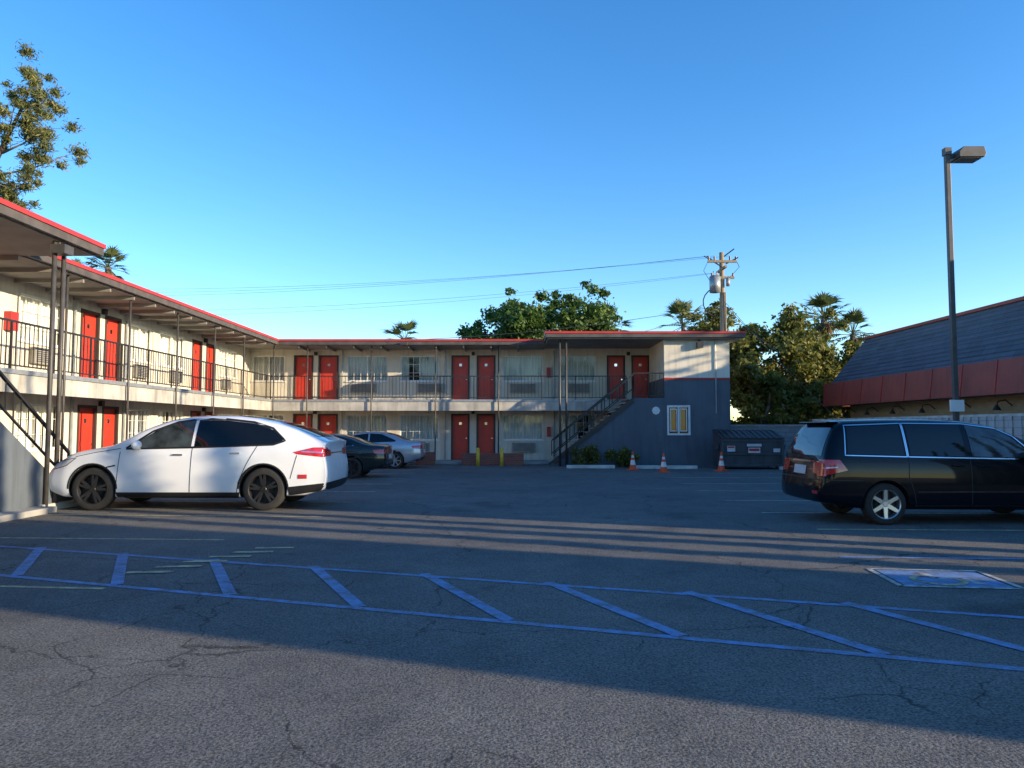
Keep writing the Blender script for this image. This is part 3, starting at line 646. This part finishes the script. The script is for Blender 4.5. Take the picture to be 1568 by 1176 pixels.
# ------------------------------------------------------------------ cars
def ip(pts,x,d=0.0):
    X=[p[0] for p in pts]; Y=[p[1] for p in pts]
    if d==0: return float(np.interp(x,X,Y))
    return float(np.mean([np.interp(x+k*d,X,Y) for k in (-1,-.5,0,.5,1)]))
class Car:
    def __init__(s,name,loc,rot,L,W,top,bot,belt,plan,rlean,flean,paint,wx,wr,tumble=.36):
        s.e=empty(name,loc,rot); s.L=L; s.W=W; s.wx=wx; s.wr=wr
        t=np.linspace(0,1,70); xs=L*((.5-.5*np.cos(math.pi*t))*.45+t*.55)
        rings=[]
        for x in xs:
            zt=ip(top,x,.05); zb=ip(bot,x,.05); w=W/2*ip(plan,x,.04); zs=min(ip(belt,x,.05),zt-.03); h=zs-zb; g=zt-zs
            k=min(1,max(0,(g-.08)/.32)); k=k*k*(3-2*k); wrf=max(.955*w-tumble*g,.3*w)
            hood=[(.935*w,zs+.4*g),(.87*w,zs+.72*g),(.72*w,zs+.88*g),(.42*w,zs+.97*g),(0,zt)]
            gh=[((.955*w*.5+wrf*.5),zs+.46*g),(wrf,zs+.84*g),(wrf-.09,zs+.945*g),(wrf*.55,zs+.99*g),(0,zt)]
            pts=[(0,zb),(.82*w,zb),(.95*w,zb+.03),(.98*w,zb+.1),(1.0*w,zb+.36*h),(1.0*w,zb+.62*h),(.985*w,zb+.88*h),(.958*w,zs)]
            pts+=[(a[0]*(1-k)+b[0]*k,a[1]*(1-k)+b[1]*k) for a,b in zip(hood,gh)]
            rings.append([(x,y,z) for y,z in pts])
        V=[];F=[];n=len(rings[0]); m=2*n-2
        for r in rings:
            full=r+[(p[0],-p[1],p[2]) for p in r[-2:0:-1]]
            for (x,y,z) in full:
                kr=min(1,max(0,(x-(L-.7))/.7)); kr=kr*kr*(3-2*kr); kf=min(1,max(0,(.7-x)/.7)); kf=kf*kf*(3-2*kf)
                V.append((x+kr*ip(rlean,z,.03)-kf*ip(flean,z,.03),y,z))
        for i in range(len(rings)-1):
            for j in range(m): F.append((i*m+j,i*m+(j+1)%m,(i+1)*m+(j+1)%m,(i+1)*m+j))
        for base in (0,(len(rings)-1)*m):
            for j in range(n-1):
                a=base+j; b=base+j+1; c=base+(m-j-1)%m if j+1<n-1 else base+j+1; d=base+(m-j)%m
                f2=[]
                for q in [a,b,c,d]:
                    if q not in f2: f2.append(q)
                if len(f2)>2: F.append(tuple(f2))
        me=bpy.data.meshes.new('body_raw'); me.from_pydata(V,[],F); me.materials.append(paint); me.materials.append(M['blk'])
        bm=bmesh.new(); bm.from_mesh(me); bmesh.ops.recalc_face_normals(bm,faces=bm.faces); bm.to_mesh(me); bm.free()
        o=bpy.data.objects.new('body',me); scene.collection.objects.link(o)
        ss=o.modifiers.new('s','SUBSURF'); ss.levels=1; ss.render_levels=1
        dg=bpy.context.evaluated_depsgraph_get(); dg.update(); sm=bpy.data.meshes.new_from_object(o.evaluated_get(dg))
        o.modifiers.clear(); o.data=sm
        s.bvh=BVHTree.FromPolygons([v.co.copy() for v in sm.vertices],[list(p.vertices) for p in sm.polygons])
        cut=[]
        for x in wx:
            P=Part('cut',paint); ra=wr*1.12; P.cyl((x,-W,wr+.01),(x,W,wr+.01),ra,n=48); c=P.build(); c.data.materials.append(M['blk'])
            for p in c.data.polygons: p.material_index=1
            cut.append(c); b=o.modifiers.new('b','BOOLEAN'); b.operation='DIFFERENCE'; b.object=c; b.solver='EXACT'
        dg.update(); dg=bpy.context.evaluated_depsgraph_get(); fm=bpy.data.meshes.new_from_object(o.evaluated_get(dg)); o.modifiers.clear(); o.data=fm
        for c in cut: bpy.data.objects.remove(c)
        fm.polygons.foreach_set('use_smooth',[p.material_index==0 for p in fm.polygons])
        try: fm.set_sharp_from_angle(angle=R(50))
        except Exception: pass
        o.parent=s.e; s.body=o; s.n=0
    def hit(s,view,a,b):
        if view=='L': o=Vector((a,-4,b)); d=Vector((0,1,0))
        elif view=='R': o=Vector((a,4,b)); d=Vector((0,-1,0))
        elif view=='B': o=Vector((s.L+3,a,b)); d=Vector((-1,0,0))
        elif view=='F': o=Vector((-3,a,b)); d=Vector((1,0,0))
        else: o=Vector((a,b,5)); d=Vector((0,0,-1))
        p,nr,_,_=s.bvh.ray_cast(o,d)
        if p is None: return None
        if nr.dot(d)>0: nr=-nr
        return p,nr
    def patch(s,name,bottom,top,mat,views='LR',nu=20,nv=8,off=.006):
        def res(pts,n):
            d=[0]
            for a,b in zip(pts[:-1],pts[1:]): d.append(d[-1]+math.hypot(b[0]-a[0],b[1]-a[1]))
            return [(float(np.interp(d[-1]*i/n,d,[p[0] for p in pts])),float(np.interp(d[-1]*i/n,d,[p[1] for p in pts]))) for i in range(n+1)]
        P=Part(name,mat); A=res(bottom,nu); B=res(top,nu)
        for v in views:
            idx={};vs=[];fs=[]
            for i in range(nu+1):
                for j in range(nv+1):
                    t=j/nv; x=A[i][0]*(1-t)+B[i][0]*t; z=A[i][1]*(1-t)+B[i][1]*t; h=s.hit(v,x,z)
                    if h: idx[i,j]=len(vs); vs.append(tuple(h[0]+h[1]*off))
            for i in range(nu):
                for j in range(nv):
                    k=[(i,j),(i+1,j),(i+1,j+1),(i,j+1)]
                    if all(q in idx for q in k): fs.append([idx[q] for q in k])
            P.add(vs,fs)
        return P.build(s.e,True)
    def seam(s,name,pts,mat,views='LR',w=.012,off=.004,step=.04):
        P=Part(name,mat)
        for v in views:
            L=[]
            for a,b in zip(pts[:-1],pts[1:]):
                n=max(1,int(math.hypot(b[0]-a[0],b[1]-a[1])/step))
                for i in range(n): L.append((a[0]+(b[0]-a[0])*i/n,a[1]+(b[1]-a[1])*i/n))
            L.append(pts[-1]); prev=None
            for i,p in enumerate(L):
                q=L[min(i+1,len(L)-1)]; r=L[max(i-1,0)]; dx,dz=q[0]-r[0],q[1]-r[1]; l=math.hypot(dx,dz) or 1; nx,nz=-dz/l*w/2,dx/l*w/2
                h1=s.hit(v,p[0]+nx,p[1]+nz); h2=s.hit(v,p[0]-nx,p[1]-nz)
                cur=None
                if h1 and h2: cur=(tuple(h1[0]+h1[1]*off),tuple(h2[0]+h2[1]*off))
                if prev and cur: P.quad(prev[0],cur[0],cur[1],prev[1])
                prev=cur
        return P.build(s.e,True)
    def wheels(s,rimmat,spokes=5,sw=.05,double=False):
        T=Part('tyres',M['rubber']); Rm=Part('wheel_rims',rimmat); D=Part('brake_discs',M['blk'])
        for x in s.wx:
            for sg in (-1,1):
                r=s.wr; w=.24; c=(x,sg*(s.W/2-.145),r)
                T.lathe([(.70*r,-w/2),(.90*r,-w/2),(.975*r,-w*.42),(r,-w*.28),(r,w*.28),(.975*r,w*.42),(.9*r,w/2),(.70*r,w/2)],c,44)
                o=sg*w/2
                Rm.lathe([(.72*r,o*.98),(.70*r,o*1.0),(.665*r,o*.92),(.64*r,o*.5),(.64*r,-o*.6)],c,44)
                D.lathe([(.64*r,0),(.001,0)],c,30); D.lathe([(.42*r,o*.35),(.001,o*.35)],c,30)
                Rm.lathe([(.001,o*.86),(.12*r,o*.86),(.17*r,o*.7),(.17*r,o*.2)],c,20)
                a0=random.uniform(0,1)
                for k in range(spokes):
                    for dd in ((-.16,.16) if double else (0,)):
                        a=a0+2*math.pi*k/spokes; a1=a+dd
                        d0=Vector((math.cos(a+dd*.5),0,math.sin(a+dd*.5))); d1=Vector((math.cos(a1),0,math.sin(a1))); n0=Vector((-d1.z,0,d1.x)); C=Vector(c); yy=Vector((0,1,0))
                        p=C+d0*.1*r; q=C+d1*.67*r; wa,wb=sw*.8,sw*.6
                        vs=[p-n0*wa+yy*o*.80,p+n0*wa+yy*o*.80,q+n0*wb+yy*o*.92,q-n0*wb+yy*o*.92,p-n0*wa+yy*o*.5,p+n0*wa+yy*o*.5,q+n0*wb+yy*o*.6,q-n0*wb+yy*o*.6]
                        Rm.add([tuple(v) for v in vs],[(0,1,2,3),(4,7,6,5),(0,4,5,1),(1,5,6,2),(2,6,7,3),(3,7,4,0)])
        T.build(s.e,True); 
        o=Rm.build(s.e,False); D.build(s.e)
    def handle(s,x,z,mat,l=.2):
        P=Part('door_handle',mat)
        for v,sg in (('L',-1),('R',1)):
            h=s.hit(v,x,z)
            if h: y=h[0].y+sg*.012; P.box(x-l/2,x+l/2,y-.014,y+.014,z-.016,z+.016)
        P.build(s.e,bevel=.008)
    def mirror(s,x,z,mat):
        P=Part('door_mirrors',mat)
        for v,sg in (('L',-1),('R',1)):
            h=s.hit(v,x,z)
            if h: y=h[0].y+sg*.13; P.sphere((x,y,z+.05),(.08,.14,.09)); P.cyl((x,h[0].y,z-.02),(x,y,z+.02),.03)
        P.build(s.e,True)
# ---- white SUV (front to the left)
top=[(0,.66),(.04,.88),(.14,1.02),(.35,1.11),(.7,1.18),(1.05,1.24),(1.3,1.29),(1.55,1.42),(1.9,1.62),(2.3,1.77),(2.7,1.84),(3.1,1.865),(3.6,1.86),(4.0,1.81),(4.4,1.72),(4.8,1.60),(5.15,1.47),(5.38,1.38),(5.5,1.34)]
c=Car('white_suv_car',(-9.08,15.36,0),0,5.5,2.06,top,[(0,.34),(.3,.24),(1.6,.23),(3.8,.23),(5.1,.27),(5.5,.38)],
   [(0,.80),(.5,1.0),(1.3,1.15),(2,1.18),(3.5,1.22),(4.5,1.26),(5.5,1.25)],[(0,.80),(.12,.88),(.4,.955),(.9,1),(4.6,1),(5.1,.98),(5.35,.96),(5.5,.93)],
   [(.2,-.22),(.4,-.03),(.6,.03),(.8,.03),(.98,-.02),(1.1,-.07),(1.22,-.05),(1.34,.0)],[(.2,-.12),(.45,.03),(.65,.02),(.85,-.05),(1,-.15)],M['pwhite'],(.98,4.28),.415,.36)
c.patch('glass_roof',[(1.45,-.62),(2.0,-.60),(3.5,-.56),(4.2,-.5)],[(1.45,.62),(2.0,.60),(3.5,.56),(4.2,.5)],M['carglass'],'T',34,14,.004)
c.patch('side_window_front',[(1.66,1.205),(2.2,1.22),(2.86,1.235)],[(1.78,1.31),(2.15,1.56),(2.45,1.68),(2.86,1.74)],M['carglass2'])
c.patch('side_window_rear',[(2.92,1.237),(3.6,1.255),(4.45,1.29),(4.62,1.35)],[(2.92,1.745),(3.4,1.75),(4.0,1.685),(4.4,1.565),(4.64,1.39)],M['carglass'])
c.seam('window_surround',[(1.60,1.195),(2.86,1.22),(4.45,1.275),(4.67,1.35),(4.4,1.59),(4.0,1.71),(3.4,1.775),(2.9,1.77),(2.5,1.71),(2.05,1.53),(1.60,1.20)],M['blk'],w=.04,off=.003)
c.patch('windshield',[(-.76,1.32),(.76,1.32)],[(-.58,1.77),(.58,1.77)],M['carglass'],'F',16,10)
c.patch('rear_glass',[(-.66,1.42),(.66,1.42)],[(-.5,1.70),(.5,1.70)],M['carglass'],'B',16,8)
c.patch('sill_cladding',[(1.47,.245),(3.8,.245)],[(1.43,.36),(3.83,.36)],M['blk'],nv=4)
c.patch('rear_lower_bumper',[(4.78,.30),(5.36,.38)],[(4.74,.46),(5.5,.54)],M['blk'],nv=5)
c.patch('rear_lower_bumper_face',[(-.85,.38),(.85,.38)],[(-.92,.54),(.92,.54)],M['blk'],'B',16,5)
c.patch('front_lower_grille',[(-.7,.38),(.7,.38)],[(-.75,.54),(.75,.54)],M['blk'],'F')
c.patch('side_tail_lights',[(4.92,1.09),(5.25,1.05),(5.44,1.03)],[(4.84,1.13),(5.22,1.22),(5.44,1.22)],M['tail'])
c.patch('rear_tail_lights',[(-.94,1.04),(-.5,1.05)],[(-.94,1.20),(-.5,1.16)],M['tail'],'B'); c.patch('rear_tail_lights_far',[(.5,1.05),(.94,1.04)],[(.5,1.16),(.94,1.20)],M['tail'],'B')
c.seam('side_light_chrome_line',[(5.0,1.14),(5.42,1.12)],M['chrome'],w=.02,off=.01)
c.seam('rear_chrome_bar',[(-.5,1.10),(.5,1.10)],M['chrome'],'B',w=.03)
c.patch('number_plate',[(-.26,.76),(.26,.76)],[(-.26,.92),(.26,.92)],M['label'],'B',off=.01)
c.patch('headlights',[(.16,.80),(.45,.88)],[(.22,.93),(.62,1.01)],M['lamp'],'LR',10,5); 
c.seam('headlight_outline',[(.16,.79),(.45,.87),(.64,1.02),(.22,.94)],M['blk'],w=.014)
for x0,x1 in (((1.50,1.14),(1.44,.36)),((2.89,1.22),(2.86,.36))): c.seam('door_seam',[x0,x1],M['blk'])
c.seam('rear_door_seam',[(4.15,1.26),(3.95,.9),(3.80,.55),(3.77,.36)],M['blk']); c.seam('bumper_seam',[(4.80,.62),(4.90,1.0),(4.92,1.07)],M['blk'])
c.seam('hood_seam',[(.62,1.04),(1.0,1.12),(1.5,1.20)],M['blk'])
c.patch('front_fender_vent',[(1.22,.82),(1.42,.86)],[(1.25,.85),(1.42,.89)],M['blk'])
c.handle(2.62,1.08,M['chrome']); c.handle(3.72,1.11,M['chrome']); c.mirror(1.86,1.22,M['pwhite']); c.wheels(M['alloyd'],5,.035,True)
for wxx in c.wx:
    c.seam('wheel_arch_edge',[(wxx+.48*math.cos(R(t)),.425+.48*math.sin(R(t))) for t in range(0,181,9)],M['blk'],w=.03,off=.004)
c.patch('bumper_badge',[(4.95,.62),(5.12,.62)],[(4.95,.70),(5.12,.70)],M['redlabel'],'L',4,3,.008)
# ---- black minivan (front to the right)
top=[(0,.65),(.05,.80),(.18,.90),(.5,.99),(.9,1.06),(1.15,1.13),(1.5,1.33),(1.9,1.55),(2.2,1.67),(2.6,1.735),(3.2,1.765),(3.9,1.765),(4.5,1.75),(4.9,1.735),(5.1,1.715),(5.2,1.69)]
v=Car('black_minivan_car',(10.27,13.2,0),math.pi,5.2,1.96,top,[(0,.3),(.3,.22),(4.4,.24),(4.9,.3),(5.2,.36)],
   [(0,.78),(.5,.92),(1.2,1.03),(2,1.08),(3.5,1.11),(5.2,1.13)],[(0,.74),(.15,.86),(.45,.95),(.9,1),(4.7,1),(5.0,.985),(5.12,.955),(5.2,.90)],
   [(.2,-.12),(.4,0),(.72,.0),(.8,-.04),(1.1,-.08),(1.4,-.2),(1.75,-.42)],[(.2,-.1),(.45,.02),(.7,.0),(1,-.1)],M['pblack'],(1.05,4.12),.345,.30)
v.patch('side_window_front',[(1.62,1.10),(2.66,1.125)],[(1.95,1.44),(2.15,1.56),(2.66,1.635)],M['carglass2'])
v.patch('side_window_middle',[(2.76,1.125),(3.68,1.14)],[(2.76,1.64),(3.68,1.645)],M['carglass'])
v.patch('side_window_quarter',[(3.78,1.142),(4.72,1.17)],[(3.78,1.645),(4.66,1.61)],M['carglass'])
for q in ([(3.74,1.12),(4.76,1.145),(4.69,1.64),(3.74,1.675),(3.74,1.12)],[(1.55,1.08),(2.7,1.10),(3.72,1.12),(3.72,1.675),(2.7,1.665),(2.15,1.59),(1.9,1.46),(1.55,1.08)]): v.seam('window_chrome_frame',q,M['chrome'],w=.016)
v.patch('windshield',[(-.7,1.16),(.7,1.16)],[(-.58,1.66),(.58,1.66)],M['carglass'],'F',16,10)
v.patch('rear_glass',[(-.76,1.13),(.76,1.13)],[(-.64,1.60),(.64,1.60)],M['carglass2'],'B',16,8)
v.patch('side_tail_lights',[(4.74,.90),(5.17,.80)],[(4.86,1.07),(5.15,1.07)],M['tail'])
v.patch('rear_tail_lights',[(.56,.84),(.93,.80)],[(.52,1.0),(.93,1.07)],M['tail'],'B'); v.patch('rear_tail_lights_far',[(-.93,.80),(-.56,.84)],[(-.93,1.07),(-.52,1.0)],M['tail'],'B')
v.seam('tail_light_lens_line',[(4.9,.95),(5.15,.93)],M['lamp'],w=.02,off=.009)
v.seam('rear_chrome_bar',[(-.4,1.03),(.4,1.03)],M['chrome'],'B',w=.03)
v.patch('number_plate',[(-.26,.80),(.26,.80)],[(-.26,.95),(.26,.95)],M['label'],'B',off=.01)
v.seam('tailgate_seam',[(-.84,.74),(.84,.74)],M['blk'],'B',w=.02); v.seam('bumper_top_seam',[(4.5,.73),(5.15,.74)],M['blk'],w=.014)
for q in ([(1.5,1.06),(1.45,.7),(1.47,.3)],[(2.71,1.1),(2.71,.3)],[(3.72,1.1),(3.74,.8),(3.66,.55),(3.62,.3)]): v.seam('door_seam',q,M['blk'])
v.seam('sliding_door_track',[(3.75,1.04),(4.8,1.05)],M['blk'],w=.02)
v.seam('body_side_moulding',[(1.5,.55),(3.6,.55)],M['alloyd'],w=.02,off=.006); v.seam('sill_line',[(1.5,.32),(3.65,.32)],M['alloyd'],w=.014,off=.006)
v.handle(2.5,.97,M['pblack']); v.handle(2.92,.98,M['pblack']); v.mirror(1.75,1.12,M['pblack']); v.wheels(M['alloy'],6,.045)
P=Part('rear_spoiler_and_wiper',M['pblack']); P.box(4.72,4.92,-.6,.6,1.685,1.705); P.build(v.e,bevel=.01)
v.patch('rear_reflector',[(.6,.50),(.8,.50)],[(.6,.55),(.8,.55)],M['tail'],'B')
# ---- sedans
def sedan(name,loc,paint,L,H,rim):
    k=L/4.9; h=H/1.42
    top=[(a*k,b*h) for a,b in [(0,.58),(.05,.70),(.2,.79),(.6,.88),(1.1,.95),(1.4,1.01),(1.8,1.2),(2.2,1.35),(2.6,1.41),(3.0,1.42),(3.4,1.385),(3.8,1.28),(4.15,1.14),(4.4,1.075),(4.7,1.06),(4.85,1.03),(4.9,.99)]]
    c=Car(name,loc,0,L,1.86,top,[(0,.28),(.3,.2),(4.3,.2),(L,.34)],[(0,.66),(.5,.8),(1.4,.9),(3.5,.97),(L,.95)],[(0,.76),(.15,.87),(.5,.96),(.9,1),(4.1*k,1),(4.6*k,.95),(L,.85)],
      [(.2,-.18),(.45,.02),(.65,.03),(.8,-.03),(1.05,.0)],[(.2,-.1),(.45,.02),(.7,0),(1,-.1)],paint,(.95*k,3.85*k),.335,.42)
    c.patch('side_window_front',[(1.62*k,.965*h),(2.75*k,.99*h)],[(1.8*k,1.08*h),(2.2*k,1.27*h),(2.75*k,1.335*h)],M['carglass'])
    c.patch('side_window_rear',[(2.82*k,.99*h),(3.85*k,1.03*h)],[(2.82*k,1.335*h),(3.3*k,1.31*h),(3.87*k,1.08*h)],M['carglass'])
    c.patch('rear_glass',[(-.62,1.10*h),(.62,1.10*h)],[(-.5,1.35*h),(.5,1.35*h)],M['carglass'],'B',14,8)
    c.patch('windshield',[(-.68,1.04*h),(.68,1.04*h)],[(-.5,1.35*h),(.5,1.35*h)],M['carglass'],'F',14,8)
    c.patch('side_tail_lights',[(4.55*k,.80),(4.85*k,.78)],[(4.5*k,.90),(4.84*k,.92)],M['tail']); c.patch('rear_tail_lights',[(-.82,.78),(-.4,.80)],[(-.82,.92),(-.4,.90)],M['tail'],'B'); c.patch('rear_tail_lights_far',[(.4,.80),(.82,.78)],[(.4,.90),(.82,.92)],M['tail'],'B')
    c.patch('number_plate',[(-.25,.6),(.25,.6)],[(-.25,.74),(.25,.74)],M['label'],'B',off=.01); c.patch('rear_lower_bumper',[(-.8,.32),(.8,.32)],[(-.8,.44),(.8,.44)],M['blk'],'B')
    c.seam('door_seam',[(2.78*k,.97),(2.76*k,.3)],M['blk']); c.seam('window_chrome',[(1.6*k,.95*h),(2.8*k,.975*h),(3.9*k,1.04*h)],M['chrome'],w=.02)
    c.handle(2.6*k,.88,paint); c.handle(3.6*k,.9,paint); c.mirror(1.72*k,.98,paint); c.wheels(rim,7,.035)
sedan('dark_green_sedan_car',(-8.95,24.3,0),M['pdark'],4.95,1.42,M['alloyd'])
sedan('silver_sedan_car',(-8.35,29.9,0),M['psilver'],4.8,1.46,M['alloy'])

# ------------------------------------------------------------------ light, world, camera
EL=12.0; AZ=111.2
w=bpy.data.worlds.new('World'); scene.world=w; w.use_nodes=True; nt=w.node_tree; bg=nt.nodes['Background']
sky=nt.nodes.new('ShaderNodeTexSky'); sky.sky_type='NISHITA'; sky.sun_disc=False; sky.sun_elevation=R(EL); sky.sun_rotation=R(AZ); sky.air_density=.9; sky.dust_density=.15; sky.ozone_density=2.2
hs=nt.nodes.new('ShaderNodeHueSaturation'); hs.inputs['Saturation'].default_value=1.30; hs.inputs['Hue'].default_value=.507; hs.inputs['Value'].default_value=1.0
nt.links.new(sky.outputs[0],hs.inputs['Color']); nt.links.new(hs.outputs[0],bg.inputs[0]); bg.inputs[1].default_value=.36
d=Vector((math.sin(R(AZ))*math.cos(R(EL)),math.cos(R(AZ))*math.cos(R(EL)),math.sin(R(EL))))
sl=bpy.data.lights.new('sun','SUN'); sl.energy=9; sl.angle=R(.5); sl.color=(1,.81,.56); so=bpy.data.objects.new('sun',sl); scene.collection.objects.link(so)
so.rotation_euler=(-d).to_track_quat('-Z','Y').to_euler(); so.location=(40,-15,20)
cam=bpy.data.cameras.new('camera'); co=bpy.data.objects.new('camera',cam); scene.collection.objects.link(co); co.location=(0,0,1.6); co.rotation_euler=(R(90+3.39),0,0)
cam.lens=26; cam.sensor_width=36; cam.clip_end=3000; cam.clip_start=.05; scene.camera=co
scene.view_settings.view_transform='Standard'; scene.view_settings.look='None'; scene.view_settings.exposure=0; scene.view_settings.gamma=1
